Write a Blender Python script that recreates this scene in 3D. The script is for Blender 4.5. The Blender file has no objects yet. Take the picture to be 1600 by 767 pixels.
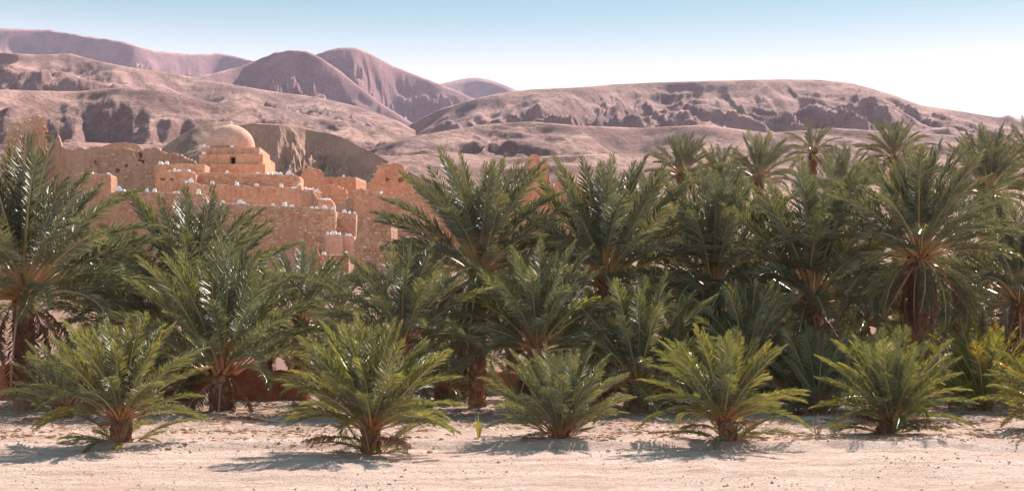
import bpy, bmesh, math, random
import numpy as np
from mathutils import Vector, Matrix, Euler

# ------------------------------------------------------------------ camera, sky, sun, exposure
SC = bpy.context.scene
COL = SC.collection
FPX, HOR, CAMH = 2198.0, 540.0, 2.2           # focal length in photo pixels, horizon row, eye height
cd = bpy.data.cameras.new('camera'); cam = bpy.data.objects.new('camera', cd); COL.objects.link(cam)
cam.location = (0, 0, CAMH); cam.rotation_euler = (math.radians(90), 0, 0)
cd.sensor_width = 36; cd.lens = FPX / 1600 * 36; cd.shift_y = (HOR - 383.5) / 1600
cd.clip_start = 0.5; cd.clip_end = 60000
SC.camera = cam

SUN_EL, SUN_AZ = math.radians(39), math.radians(28)     # azimuth: from the view axis towards the right
w = bpy.data.worlds.new('World'); SC.world = w; w.use_nodes = True
wn, wl = w.node_tree.nodes, w.node_tree.links
wn.clear()
wo = wn.new('ShaderNodeOutputWorld'); bg = wn.new('ShaderNodeBackground'); bg.inputs['Strength'].default_value = 0.10
sky = wn.new('ShaderNodeTexSky'); sky.sky_type = 'NISHITA'; sky.sun_disc = False
sky.sun_elevation = SUN_EL; sky.sun_rotation = SUN_AZ
sky.altitude = 300; sky.air_density = 1.0; sky.dust_density = 0.4; sky.ozone_density = 1.5
# low white band of dust along the whole horizon
tcn = wn.new('ShaderNodeTexCoord'); sep = wn.new('ShaderNodeSeparateXYZ')
mr = wn.new('ShaderNodeMapRange'); mr.interpolation_type = 'SMOOTHSTEP'
mr.inputs['From Min'].default_value = math.sin(math.radians(9.4)); mr.inputs['From Max'].default_value = math.sin(math.radians(13.9))
mr.inputs['To Min'].default_value = 1.0; mr.inputs['To Max'].default_value = 0.0
mixn = wn.new('ShaderNodeMix'); mixn.data_type = 'RGBA'
mixn.inputs['B'].default_value = (5.5, 5.2, 5.2, 1)
hs = wn.new('ShaderNodeMix'); hs.data_type = 'RGBA'; hs.blend_type = 'MULTIPLY'; hs.inputs['Factor'].default_value = 1; hs.inputs['B'].default_value = (.40, .50, .42, 1)
hc = wn.new('ShaderNodeMix'); hc.data_type = 'RGBA'; hc.inputs['Factor'].default_value = .5; hc.inputs['B'].default_value = (1.5, 2.85, 3.3, 1)   # even turquoise added over the whole sky to lift the fill light
wl.new(tcn.outputs['Generated'], sep.inputs[0]); wl.new(sep.outputs['Z'], mr.inputs['Value'])
wl.new(sky.outputs[0], hs.inputs['A']); wl.new(hs.outputs['Result'], hc.inputs['A']); wl.new(hc.outputs['Result'], mixn.inputs['A']); wl.new(mr.outputs[0], mixn.inputs['Factor'])
wl.new(mixn.outputs['Result'], bg.inputs['Color']); wl.new(bg.outputs[0], wo.inputs[0])

sd = bpy.data.lights.new('sun', 'SUN'); sun = bpy.data.objects.new('sun', sd); COL.objects.link(sun)
sd.energy = 5.0; sd.angle = math.radians(0.5); sd.color = (1.0, 0.885, 0.79)
sdir = Vector((math.sin(SUN_AZ) * math.cos(SUN_EL), math.cos(SUN_AZ) * math.cos(SUN_EL), math.sin(SUN_EL)))
sun.rotation_euler = sdir.to_track_quat('Z', 'Y').to_euler(); sun.location = (30, 30, 60)
SC.view_settings.view_transform = 'Standard'; SC.view_settings.look = 'None'
SC.view_settings.exposure = 1.2; SC.view_settings.gamma = 1; SC.view_settings.use_curve_mapping = False
SC.cycles.max_bounces = 6; SC.cycles.diffuse_bounces = 3; SC.cycles.transmission_bounces = 4; SC.cycles.volume_bounces = 0

# ------------------------------------------------------------------ helpers
rng = random.Random(7)
NR = np.random.RandomState(11)
PERM = NR.permutation(512); PERM = np.concatenate([PERM, PERM, PERM])
GR = NR.uniform(-1, 1, (512, 2)); GR /= np.linalg.norm(GR, axis=1)[:, None]
def perlin(x, y):
    x = np.asarray(x, float); y = np.asarray(y, float)
    xi = np.floor(x).astype(int); yi = np.floor(y).astype(int); xf = x - xi; yf = y - yi
    u = xf*xf*xf*(xf*(xf*6-15)+10); v = yf*yf*yf*(yf*(yf*6-15)+10)
    def g(a, b, dx, dy):
        h = PERM[(PERM[(xi+a) & 511] + ((yi+b) & 511)) & 511]
        return GR[h, 0]*dx + GR[h, 1]*dy
    n0 = g(0,0,xf,yf)*(1-u) + g(1,0,xf-1,yf)*u
    n1 = g(0,1,xf,yf-1)*(1-u) + g(1,1,xf-1,yf-1)*u
    return (n0*(1-v) + n1*v) * 1.5
def fbm(x, y, o=5, gain=.5):
    s = 0; a = 1
    for i in range(o):
        s = s + a*perlin(x*2**i + 17.3*i, y*2**i - 9.1*i); a *= gain
    return s
def ridged(x, y, o=4, gain=.5):
    s = 0; a = 1; t = 0
    for i in range(o):
        s = s + a*(1-np.abs(perlin(x*2**i + 31.7*i, y*2**i + 5.3*i))); t += a; a *= gain
    return s/t

def X(px, D): return (px-800.0)/FPX*D
def Z(py, D): return CAMH + (HOR-py)/FPX*D
GP_D = [0, 30, 55, 75, 100, 125, 146, 175, 220, 350, 600, 1200, 60000]
GP_Z = [0, 0, 0.1, 2.4, 5.5, 10, 14.5, 18.5, 24, 45, 73, 95, 95]
def gz(D): return np.interp(D, GP_D, GP_Z)

MATS = {}
def mesh_obj(name, verts, faces, mat=None, parent=None, base=(0, 0, 0), smooth=False):
    me = bpy.data.meshes.new(name)
    v = np.asarray(verts, float) - np.asarray(base, float)
    me.from_pydata(v.tolist(), [], faces if isinstance(faces, list) else faces.tolist())
    if smooth: me.polygons.foreach_set('use_smooth', [True]*len(me.polygons))
    me.update()
    o = bpy.data.objects.new(name, me); COL.objects.link(o)
    if parent is not None: o.parent = parent; o.location = Vector(base) - parent.matrix_basis.translation
    else: o.location = base
    if mat: me.materials.append(mat)
    return o
def tag(o, label=None, cat=None, group=None, kind=None):
    if label: o['label'] = label
    if cat: o['category'] = cat
    if group: o['group'] = group
    o['kind'] = kind or 'thing'
    return o
def empty(name, loc):
    o = bpy.data.objects.new(name, None); COL.objects.link(o); o.location = loc
    o.empty_display_size = .2
    return o
def grid_faces(nu, nv, off=0):
    i = np.arange(nu-1)[:, None]*nv + np.arange(nv-1)[None, :] + off
    return np.stack([i, i+nv, i+nv+1, i+1], -1).reshape(-1, 4)

# ------------------------------------------------------------------ materials
def newmat(name, rough=.9, spec=.2):
    m = bpy.data.materials.new(name); m.use_nodes = True
    nt = m.node_tree; b = nt.nodes['Principled BSDF']
    b.inputs['Roughness'].default_value = rough; b.inputs['Specular IOR Level'].default_value = spec
    return m, nt, b
def N(nt, t, **kw):
    n = nt.nodes.new(t)
    for k, v in kw.items(): setattr(n, k, v)
    return n
def ramp(nt, src, stops, interp='LINEAR'):
    r = N(nt, 'ShaderNodeValToRGB'); r.color_ramp.interpolation = interp
    e = r.color_ramp.elements
    while len(e) < len(stops): e.new(.5)
    for el, (p, c) in zip(e, stops):
        el.position = p; el.color = (*c, 1) if len(c) == 3 else c
    nt.links.new(src, r.inputs[0]); return r.outputs[0]
def noise(nt, vec, scale, detail=6, rough=.6, lac=2):
    n = N(nt, 'ShaderNodeTexNoise'); n.inputs['Scale'].default_value = scale
    n.inputs['Detail'].default_value = detail; n.inputs['Roughness'].default_value = rough
    nt.links.new(vec, n.inputs['Vector']); return n.outputs['Fac']
def mixc(nt, fac, a, b, mode='MIX'):
    m = N(nt, 'ShaderNodeMix', data_type='RGBA', blend_type=mode)
    for sock, val in (('Factor', fac), ('A', a), ('B', b)):
        if hasattr(val, 'links'): nt.links.new(val, m.inputs[sock])
        elif sock == 'Factor': m.inputs[sock].default_value = val
        else: m.inputs[sock].default_value = (*val, 1)
    return m.outputs['Result']
def pos(nt, scale=(1, 1, 1)):
    g = N(nt, 'ShaderNodeNewGeometry'); mp = N(nt, 'ShaderNodeMapping')
    mp.inputs['Scale'].default_value = scale
    nt.links.new(g.outputs['Position'], mp.inputs['Vector']); return mp.outputs[0]
def bump(nt, b, height, strength=.4, dist=.05):
    n = N(nt, 'ShaderNodeBump'); n.inputs['Strength'].default_value = strength; n.inputs['Distance'].default_value = dist
    nt.links.new(height, n.inputs['Height']); nt.links.new(n.outputs[0], b.inputs['Normal'])

def hill_mat(name, soil, soil2, rock, scrub, sc, scrubamt=.5, strata=.0):
    m, nt, b = newmat(name, .95, .1)
    p = pos(nt)
    big = noise(nt, p, .9*sc, 5, .55)
    c = mixc(nt, ramp(nt, big, [(.42, (0,0,0)), (.58, (1,1,1))]), soil, soil2)
    # steep faces are bare rock
    g = N(nt, 'ShaderNodeNewGeometry'); sp = N(nt, 'ShaderNodeSeparateXYZ'); nt.links.new(g.outputs['Normal'], sp.inputs[0])
    nz = N(nt, 'ShaderNodeMath', operation='ADD'); nt.links.new(sp.outputs['Z'], nz.inputs[0])
    nn = noise(nt, p, 3*sc, 4, .6)
    ns = N(nt, 'ShaderNodeMath', operation='MULTIPLY_ADD'); nt.links.new(nn, ns.inputs[0]); ns.inputs[1].default_value = .3; ns.inputs[2].default_value = -.15
    nt.links.new(ns.outputs[0], nz.inputs[1])
    c = mixc(nt, ramp(nt, nz.outputs[0], [(.72, (1,1,1)), (.9, (0,0,0))]), c, rock)
    # strata: outcropping bands of darker rock, wavy with the terrain
    if strata:
        ps = pos(nt, (.12, .12, 1))
        st = noise(nt, ps, 2.2*sc*6, 3, .6)
        c = mixc(nt, ramp(nt, st, [(.55, (0,0,0)), (.62, (strata,)*3)]), c, rock)
    fine = noise(nt, p, 16*sc, 7, .75)
    patch = noise(nt, p, 1.6*sc, 4, .6)
    mm = N(nt, 'ShaderNodeMath', operation='MULTIPLY_ADD'); nt.links.new(patch, mm.inputs[0]); mm.inputs[1].default_value = .62
    fh = N(nt, 'ShaderNodeMath', operation='MULTIPLY'); nt.links.new(fine, fh.inputs[0]); fh.inputs[1].default_value = .6; nt.links.new(fh.outputs[0], mm.inputs[2])
    c = mixc(nt, ramp(nt, mm.outputs[0], [(.565, (0,0,0)), (.66, (scrubamt,)*3)]), c, scrub)
    nt.links.new(c, b.inputs['Base Color'])
    bump(nt, b, fine, .9, .9/sc*.06)
    return m
M_far = hill_mat('far_rock', (.58,.35,.33), (.44,.255,.255), (.37,.205,.205), (.21,.12,.135), .010, .65, .6)
M_mid = hill_mat('mid_hill_soil', (.57,.345,.29), (.44,.255,.22), (.33,.185,.165), (.18,.108,.10), .022, .75, .5)
M_mesa = hill_mat('mesa_soil', (.57,.34,.295), (.43,.25,.22), (.36,.205,.185), (.20,.12,.112), .015, .8, .4)
M_cliff = hill_mat('cliff_earth', (.58,.375,.30), (.48,.295,.235), (.54,.335,.265), (.30,.19,.15), .12, .45, .4)
M_knoll = hill_mat('knoll_scrub', (.56,.36,.295), (.48,.30,.24), (.46,.285,.23), (.22,.145,.115), .14, .75, .2)

m, nt, b = newmat('sand_ground', .95, .1); M_ground = m
p = pos(nt); pst = pos(nt, (.16, 1, 1))
c = mixc(nt, ramp(nt, noise(nt, p, .35, 6, .6), [(.35, (0,0,0)), (.65, (1,1,1))]), (.68,.48,.41), (.54,.36,.295))
c = mixc(nt, ramp(nt, noise(nt, pst, 1.6, 5, .65), [(.40, (0,0,0)), (.62, (.85,.85,.85))]), c, (.80,.62,.545))
c = mixc(nt, ramp(nt, noise(nt, pos(nt, (.1, 1, 1)), 3.2, 4, .6), [(.54, (0,0,0)), (.66, (.55,.55,.55))]), c, (.46,.285,.215))
c = mixc(nt, ramp(nt, noise(nt, p, 7, 6, .75), [(.48, (0,0,0)), (.66, (.5,.5,.5))]), c, (.40,.245,.18))
c = mixc(nt, ramp(nt, noise(nt, p, 26, 3, .7), [(.56, (0,0,0)), (.7, (.6,.6,.6))]), c, (.70,.60,.52))
# leaf litter, its dark tint also painting in shade under the palm rows (between road edge and garden wall)
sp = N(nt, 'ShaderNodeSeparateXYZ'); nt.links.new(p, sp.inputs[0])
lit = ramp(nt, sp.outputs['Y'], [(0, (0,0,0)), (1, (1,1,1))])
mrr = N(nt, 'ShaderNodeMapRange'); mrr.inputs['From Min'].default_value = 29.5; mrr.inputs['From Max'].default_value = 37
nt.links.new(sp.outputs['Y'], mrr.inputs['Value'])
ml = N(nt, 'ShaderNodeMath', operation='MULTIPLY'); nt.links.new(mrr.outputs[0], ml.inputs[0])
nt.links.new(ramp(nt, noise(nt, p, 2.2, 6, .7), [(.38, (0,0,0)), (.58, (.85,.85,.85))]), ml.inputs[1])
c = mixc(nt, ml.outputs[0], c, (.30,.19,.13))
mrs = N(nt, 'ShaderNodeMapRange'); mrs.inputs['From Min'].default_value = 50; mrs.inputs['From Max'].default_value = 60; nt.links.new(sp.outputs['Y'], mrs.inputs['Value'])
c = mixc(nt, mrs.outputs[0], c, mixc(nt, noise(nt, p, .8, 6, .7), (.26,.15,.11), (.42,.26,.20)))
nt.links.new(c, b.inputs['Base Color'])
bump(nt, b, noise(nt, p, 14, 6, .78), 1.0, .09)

def earth_mat(name, c1, c2, c3, scale=1.0, brick=False, bs=.5):
    m, nt, b = newmat(name, .95, .1); p = pos(nt)
    c = mixc(nt, ramp(nt, noise(nt, p, .45*scale, 6, .62), [(.36, (0,0,0)), (.64, (1,1,1))]), c1, c2)
    c = mixc(nt, ramp(nt, noise(nt, p, 3.2*scale, 6, .7), [(.46, (0,0,0)), (.62, (.9,.9,.9))]), c, c3)
    pv = pos(nt, (1.6, 1.6, .22))         # rain streaks
    c = mixc(nt, ramp(nt, noise(nt, pv, 1.5, 5, .65), [(.5, (0,0,0)), (.68, (.5,.5,.5))]), c, tuple(x*.66 for x in c2))
    h = noise(nt, p, 9, 6, .75)
    if brick:
        v = N(nt, 'ShaderNodeTexVoronoi'); v.feature = 'DISTANCE_TO_EDGE'; v.inputs['Scale'].default_value = 3.4; v.inputs['Randomness'].default_value = .75
        pb = pos(nt, (1, 1, 1.7)); nt.links.new(pb, v.inputs['Vector'])
        v2 = N(nt, 'ShaderNodeTexVoronoi'); v2.inputs['Scale'].default_value = 3.4; v2.inputs['Randomness'].default_value = .75; nt.links.new(pb, v2.inputs['Vector'])
        sx = N(nt, 'ShaderNodeSeparateXYZ'); nt.links.new(v2.outputs['Color'], sx.inputs[0])
        c = mixc(nt, ramp(nt, sx.outputs['X'], [(.3, (0,0,0)), (.9, (.7,.7,.7))]), c, c3)
        e = ramp(nt, v.outputs['Distance'], [(0, (1,1,1)), (.09, (0,0,0))])
        c = mixc(nt, e, c, tuple(x*.6 for x in c1))
        bump(nt, b, v.outputs['Distance'], bs, .25)
    else: bump(nt, b, h, .75, .09)
    nt.links.new(c, b.inputs['Base Color']); return m
M_plast = earth_mat('orange_plaster', (.73,.385,.25), (.63,.30,.18), (.78,.49,.36))
M_dome = earth_mat('dome_plaster', (.75,.44,.345), (.67,.37,.275), (.78,.52,.43))
M_earth = earth_mat('rammed_earth', (.64,.34,.225), (.53,.265,.17), (.69,.43,.31))
M_brown = earth_mat('brown_earth', (.50,.315,.235), (.42,.25,.18), (.54,.36,.275))
M_rubble = earth_mat('rubble_masonry', (.63,.355,.24), (.54,.285,.19), (.70,.47,.36), 1, True)
M_pale = earth_mat('pale_ruin', (.62,.41,.30), (.54,.33,.235), (.68,.50,.40), 1, True)
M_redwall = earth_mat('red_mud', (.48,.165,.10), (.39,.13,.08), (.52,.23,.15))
m, nt, b = newmat('stone_blocks', .9, .15); M_stone = m
oi = N(nt, 'ShaderNodeNewGeometry'); c = ramp(nt, oi.outputs['Random Per Island'], [(0, (.55,.28,.18)), (.5, (.63,.345,.225)), (.85, (.70,.44,.31)), (1, (.75,.54,.42))])
nt.links.new(c, b.inputs['Base Color']); bump(nt, b, noise(nt, pos(nt), 14, 5, .7), .5, .04)
m, nt, b = newmat('whitewash', .85, .2); M_white = m
nt.links.new(mixc(nt, ramp(nt, noise(nt, pos(nt), 5, 5, .7), [(.5, (0,0,0)), (.75, (.5,.5,.5))]), (.95,.93,.92), (.86,.82,.80)), b.inputs['Base Color'])
bump(nt, b, noise(nt, pos(nt), 9, 5, .7), .5, .05)
m, nt, b = newmat('dark_window_fill', .7, .2); M_dark = m; nt.links.new(mixc(nt, noise(nt, pos(nt), 8), (.012,.010,.010), (.03,.024,.02)), b.inputs['Base Color'])  # near-black sheet painting in the dark inside the window opening
m, nt, b = newmat('galvanised_steel', .45, .5); M_steel = m; b.inputs['Metallic'].default_value = .7
nt.links.new(mixc(nt, noise(nt, pos(nt), 6), (.42,.42,.45), (.55,.55,.58)), b.inputs['Base Color'])
m, nt, b = newmat('lamp_cover', .35, .5); M_lamp = m
nt.links.new(mixc(nt, noise(nt, pos(nt), 6), (.82,.82,.80), (.74,.74,.72)), b.inputs['Base Color'])

def leaf_mat(name, ca, cb, cc, transl=.28, rough=.34, tcol=None):
    m = bpy.data.materials.new(name); m.use_nodes = True; nt = m.node_tree; b = nt.nodes['Principled BSDF']
    out = nt.nodes['Material Output']
    b.inputs['Roughness'].default_value = rough; b.inputs['Specular IOR Level'].default_value = 1.0; b.inputs['IOR'].default_value = 1.62; b.inputs['Coat Weight'].default_value = .15 if transl else 0; b.inputs['Coat Roughness'].default_value = .42; b.inputs['Coat IOR'].default_value = 1.7
    oi = N(nt, 'ShaderNodeObjectInfo'); geo = N(nt, 'ShaderNodeNewGeometry')
    c = ramp(nt, oi.outputs['Random'], [(0, ca), (.55, cb), (1, cc)])
    v = ramp(nt, geo.outputs['Random Per Island'], [(0, (.72,.72,.72)), (1, (1.25,1.22,1.15))])
    c = mixc(nt, 1.0, c, v, 'MULTIPLY')
    nt.links.new(c, b.inputs['Base Color'])
    if transl:
        t = N(nt, 'ShaderNodeBsdfTranslucent'); k = mixc(nt, 1.0, c, tcol or (1.7,1.6,.55), 'MULTIPLY'); nt.links.new(k, t.inputs['Color'])
        mx = N(nt, 'ShaderNodeMixShader'); mx.inputs[0].default_value = transl
        nt.links.new(b.outputs[0], mx.inputs[1]); nt.links.new(t.outputs[0], mx.inputs[2]); nt.links.new(mx.outputs[0], out.inputs['Surface'])
    return m
L_mature = leaf_mat('leaflet_mature', (.140,.148,.106), (.176,.180,.120), (.215,.206,.120), .28, .52, (1.5,1.45,.65))
L_young = leaf_mat('leaflet_young', (.150,.168,.082), (.195,.200,.088), (.245,.228,.092), .36, .52, (1.6,1.5,.55))
L_mid = leaf_mat('leaflet_halfgrown', (.142,.154,.098), (.178,.186,.110), (.215,.21,.112), .32, .52, (1.5,1.45,.65))
L_yellow = leaf_mat('leaflet_yellowing', (.15,.17,.04), (.20,.19,.04), (.26,.18,.05), .4, .4)
L_dry = leaf_mat('leaflet_dry', (.30,.17,.10), (.36,.21,.13), (.24,.15,.10), .2, .6, (1.1,.9,.7))
L_rachis = leaf_mat('rachis_green', (.30,.27,.11), (.36,.30,.13), (.40,.31,.14), 0, .4)
L_petiole = leaf_mat('petiole_orange', (.40,.29,.13), (.46,.30,.14), (.42,.20,.09), 0, .4)
L_petiole_y = leaf_mat('petiole_rust', (.44,.25,.11), (.50,.24,.10), (.46,.17,.07), 0, .45)
L_dryrachis = leaf_mat('rachis_dry', (.34,.19,.11), (.40,.24,.15), (.28,.15,.09), 0, .6)
m, nt, b = newmat('palm_fibre', .9, .15); M_bark = m
g = N(nt, 'ShaderNodeNewGeometry')
c = ramp(nt, g.outputs['Random Per Island'], [(0, (.19,.085,.055)), (.5, (.30,.145,.09)), (1, (.42,.23,.15))])
c = mixc(nt, ramp(nt, noise(nt, pos(nt, (1,1,.25)), 24, 4, .7), [(.45, (0,0,0)), (.7, (.7,.7,.7))]), c, (.10,.06,.04))
nt.links.new(c, b.inputs['Base Color']); bump(nt, b, noise(nt, pos(nt, (1,1,.2)), 40, 4, .7), .6, .02)

# ------------------------------------------------------------------ ground
def bank(x, y):          # the palm bed is a low step above the track
    e = 29.4 + .5*perlin(x*.12, x*0+3.3) + .25*perlin(x*.7, x*0+1.3)
    return .15*np.clip((y-e)/.35, 0, 1)**1.0
def ground_h(x, y, fine=True):
    x = np.asarray(x, float); y = np.asarray(y, float)
    z = gz(y)*1.0 + bank(x, y)
    bed = np.clip((y-30.5)/4, 0, 1)*np.clip((62-y)/8, 0, 1)
    z = z + .06*fbm(x*.35, y*.35, 3) + bed*(.07*fbm(x*.8+9, y*.8, 4))
    z = z + .6*np.clip((y-70)/60, 0, 2)*fbm(x*.05, y*.05, 4)
    if fine:
        z = z + .022*fbm(x*1.6, y*4.5, 4) + (.02+.05*np.clip((y-28.5)/3,0,1))*np.maximum(0, perlin(x*5.5, y*5.5)-.1) + .016*perlin(x*13, y*13)
        rut = np.exp(-((y-25.6-.02*x)/.35)**2) + np.exp(-((y-23.4-.02*x)/.35)**2)
        z = z - .055*rut + .03*np.exp(-((y-24.5-.02*x)/.5)**2)*fbm(x*2.2, y*3, 3)
    return z
def sheet(xs, ys):
    Xg, Yg = np.meshgrid(xs, ys, indexing='ij')
    return np.stack([Xg, Yg, ground_h(Xg, Yg)], -1).reshape(-1, 3), grid_faces(len(xs), len(ys))
ys = np.concatenate([[-400, -100, -20, 0, 8, 13, 17], np.arange(19, 36, .085), np.arange(36, 62, .25), np.arange(62, 160, 2.5),
                     np.geomspace(162, 40000, 60)])
xn = np.concatenate([np.arange(0, 15, .11), np.arange(15, 26, .3), np.geomspace(26.5, 40000, 60)])
xs = np.concatenate([-xn[::-1][:-1], xn])
v, f = sheet(xs, ys)
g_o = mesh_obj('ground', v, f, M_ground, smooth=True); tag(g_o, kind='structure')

# ------------------------------------------------------------------ hills
def hill(name, crest, Dc, Df, zf, mat, ns=420, nt_=150, prof=1.4, amp=.25, lam=60., seed=0, rough=.06, vstretch=3.5, bands=0., crestj=.0, gain=.4, bowls=(), skew=0., famp=1.9, terr=0., nterr=9):
    cp = np.array(crest, float)
    a0, a1 = max(cp[0, 0], -60), min(cp[-1, 0], 1660); no = ns//14      # finest where it lies in view
    s = np.concatenate([np.linspace(cp[0, 0], a0, no)[:-1] if cp[0, 0] < a0 else [], np.linspace(a0, a1, ns), np.linspace(a1, cp[-1, 0], no)[1:] if cp[-1, 0] > a1 else []])
    py = np.interp(s, cp[:, 0], cp[:, 1])
    k = np.exp(-np.linspace(-2, 2, 9)**2); k /= k.sum()
    py = np.convolve(np.pad(py, 4, mode='edge'), k, 'valid')
    t = np.concatenate([np.linspace(0, 1, nt_), np.linspace(1, 1.6, 14)[1:]])
    S, T = np.meshgrid(s, t, indexing='ij'); PY = py[:, None] + 0*T
    tc = np.clip(T, 0, 1)
    Dcs = Dc*(1 + .06*perlin(s/140.+seed, s*0+seed*3.1))[:, None]
    Dd = Df + (Dcs-Df)*T
    x = (S-800)/FPX*Dd
    zc = CAMH + (HOR-PY)/FPX*Dcs
    H = zc - zf
    pr = tc**prof
    if bands:   # benches of harder strata
        pr = pr + bands*(np.sin(tc*2*np.pi*4 + 2*perlin(S/150+seed, T*2))/(2*np.pi*4))*np.sin(np.pi*tc)
    z = zf + H*pr
    wx = .55*lam*fbm(x/lam/2.3+seed, Dd/lam/2.3+seed, 3)
    r = ridged((x+wx+skew*Dd)/lam+seed*7.7, Dd/lam/vstretch+seed*2.2, 4, gain)
    r = (r*.55+.45*r*r*1.15)*(.75+.5*perlin(x/lam/3+seed, Dd/lam/3))
    env = np.sin(np.pi*np.clip(tc*.975+.025, 0, 1))**.8*np.clip((1-tc)/.03, 0, 1)**.5
    z = z - H*amp*famp*env*(1-r)*2.0
    z = z + H*rough*1.9*env*fbm(x/lam*1.9+seed, Dd/lam*1.9-seed, 6, .55)
    for (bp, bt, bw, bd) in bowls:
        q = np.clip((bt+.03*perlin(S/25., S*0+bp)-T)/.11, 0, 1); q = q*q*(3-2*q)
        z = z - H*bd*np.exp(-np.abs((S-bp+8*perlin(T*7, S*0+bp))/bw)**3)*q*np.exp(-np.clip(bt-T, 0, 1)/.32)
    if terr:     # ledges of hard rock
        q = (z-zf)/H + .035*fbm(x/lam/1.5+seed*2, Dd/lam/1.5, 4)
        qn = q*nterr; fr = qn-np.floor(qn); stp = np.clip((fr-.62)/.30, 0, 1)
        msk = np.clip(.35+1.6*fbm(x/lam/2.5-seed, Dd/lam/2.5+seed, 3), 0, 1)
        z = z + H/nterr*(np.floor(qn)+stp*stp*(3-2*stp)-qn)*terr*msk*np.clip((1-tc)/.03, 0, 1)*np.clip(tc/.1, 0, 1)
    z = z + H*crestj*(tc**4)*np.abs(fbm(S/22.+seed, T*3, 4))
    back = np.clip(T-1, 0, 1)
    z = z - H*1.6*back**1.2
    v = np.stack([x, Dd, z], -1).reshape(-1, 3)
    o = mesh_obj(name, v, grid_faces(len(s), len(t)), mat, smooth=True); tag(o, kind='structure')
    return o
hill('far_ridge', [(-1200,90),(-600,70),(-200,50),(0,45),(40,46),(80,48),(140,58),(190,65),(240,80),(300,86),(340,84),(365,88),(400,97),(450,115),(600,150)],
     4600, 1900, 150, M_far, 420, 170, 1.2, .18, 160, 1, .05, 2.5, gain=.58, terr=.5, nterr=8, famp=2.6, crestj=.003)
hill('distant_cone', [(480,175),(600,150),(690,131),(720,124),(745,121),(770,126),(805,140),(900,165),(1200,200)], 5600, 3800, 300, M_far, 200, 60, 1.1, .10, 600, 2, .015)
hill('peak_mountain', [(330,150),(420,115),(480,92),(510,80),(530,75),(558,75),(580,85),(610,102),(650,118),(690,133),(720,145),(760,165),(860,205)],
     3500, 1500, 120, M_far, 420, 190, 1.15, .20, 150, 3, .085, 2.4, gain=.6, skew=.4, terr=.3, nterr=10, famp=2.6, crestj=.003)
hill('shoulder_mountain', [(180,160),(260,140),(320,118),(370,106),(400,95),(430,83),(455,79),(480,81),(500,90),(530,110),(560,135),(600,165),(680,215)],
     2800, 1300, 105, M_far, 420, 170, 1.0, .17, 110, 5, .085, 2.6, gain=.6, skew=.3, terr=.45, nterr=8, famp=2.6, crestj=.003)
hill('terraced_slopes', [(-1300,100),(-600,80),(-100,84),(0,82),(60,86),(110,84),(150,95),(200,105),(260,113),(330,127),(420,142),(500,153),(560,167),(620,188),(660,210),(740,240)],
     1700, 820, 90, M_mid, 480, 170, 1.15, .10, 100, 8, .038, 2.5, 1.1, gain=.55, terr=.4, nterr=12, famp=1.6,
     bowls=[(20,.86,70,.06),(160,.8,50,.05),(60,.62,80,.06),(320,.86,40,.06),(430,.8,46,.06),(540,.75,30,.06)])
hill('scalloped_bluff', [(-1300,160),(-600,150),(-80,142),(0,140),(60,142),(120,143),(190,137),(240,140),(290,148),(330,160),(400,163),(470,178),(540,190),(640,212),(760,245)],
     900, 430, 52, M_mid, 520, 190, .95, .14, 50, 4, .030, 2.6, .2, gain=.55, terr=.12, nterr=10, famp=1.6,
     bowls=[(-330,.9,50,.2),(-180,.88,45,.2),(-50,.9,40,.2),(72,.93,36,.14),(180,.94,48,.16),(276,.91,32,.15),(372,.8,34,.09),(450,.84,44,.10),(545,.8,36,.09)])
hill('mesa', [(520,250),(580,225),(620,206),(660,184),(690,170),(740,155),(780,146),(830,140),(900,137),(960,132),(1050,128),(1130,126),(1220,124),(1280,125),(1330,130),(1370,141),(1400,150),(1440,165),(1500,174),(1555,183),(1566,183),(1576,179),(1588,185),(1650,195),(1800,205),(2300,230),(2900,250)],
     1700, 800, 85, M_mesa, 760, 200, 1.0, .16, 105, 6, .034, 2.6, .3, gain=.6, skew=.5, terr=.06, nterr=11, famp=1.5,
     bowls=[(900,.72,26,.06),(1060,.7,40,.07),(1240,.62,50,.07),(1410,.5,60,.07)])
hill('foothills', [(480,262),(560,240),(600,226),(640,214),(700,204),(760,194),(830,190),(900,196),(1000,200),(1100,195),(1200,208),(1300,200),(1400,206),(1500,212),(1600,222),(1900,225),(2800,250)],
     780, 400, 45, M_mid, 600, 150, 1.1, .16, 62, 9, .045, 1.4, .5, gain=.55, skew=.2, terr=.3, nterr=8, famp=1.6,
     bowls=[(690,.8,40,.1),(850,.85,26,.12),(1010,.8,34,.12),(1090,.75,30,.1),(1240,.8,36,.12),(1330,.85,60,.12),(1500,.8,60,.12)])
hill('sand_rise', [(-1200,235),(-400,232),(0,226),(120,222),(220,226),(300,225),(500,240),(620,244),(700,238),(800,246),(950,240),(1100,246),(1300,240),(1500,252),(1700,250),(2800,260)],
     420, 240, 24, M_mid, 480, 90, 1.0, .10, 45, 12, .03, 1.8, gain=.35)
hill('near_slope', [(-1200,285),(-300,280),(0,272),(200,268),(400,276),(620,262),(700,256),(790,262),(880,254),(1000,262),(1120,256),(1300,264),(1500,260),(1700,268),(2600,280)],
     300, 168, 15, M_mid, 420, 90, 1.0, .16, 26, 15, .05, 1.6, .4, gain=.4)
hill('scrub_knoll', [(120,300),(190,268),(240,243),(270,219),(300,201),(335,190),(365,191),(400,197),(440,215),(500,250),(560,290)],
     250, 205, 20, M_knoll, 300, 110, .8, .10, 10, 14, .02, 3.5, gain=.5)
hill('earth_cliff', [(330,235),(352,212),(372,197),(392,193),(420,193),(450,195),(475,199),(500,206),(520,210),(540,217),(560,228),(578,237),(596,246),(612,256),(630,264),(655,276),(720,300)],
     230, 219, 19, M_cliff, 460, 120, .75, .09, 4.2, 33, .045, 5, 0, gain=.6, famp=2.2)

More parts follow.
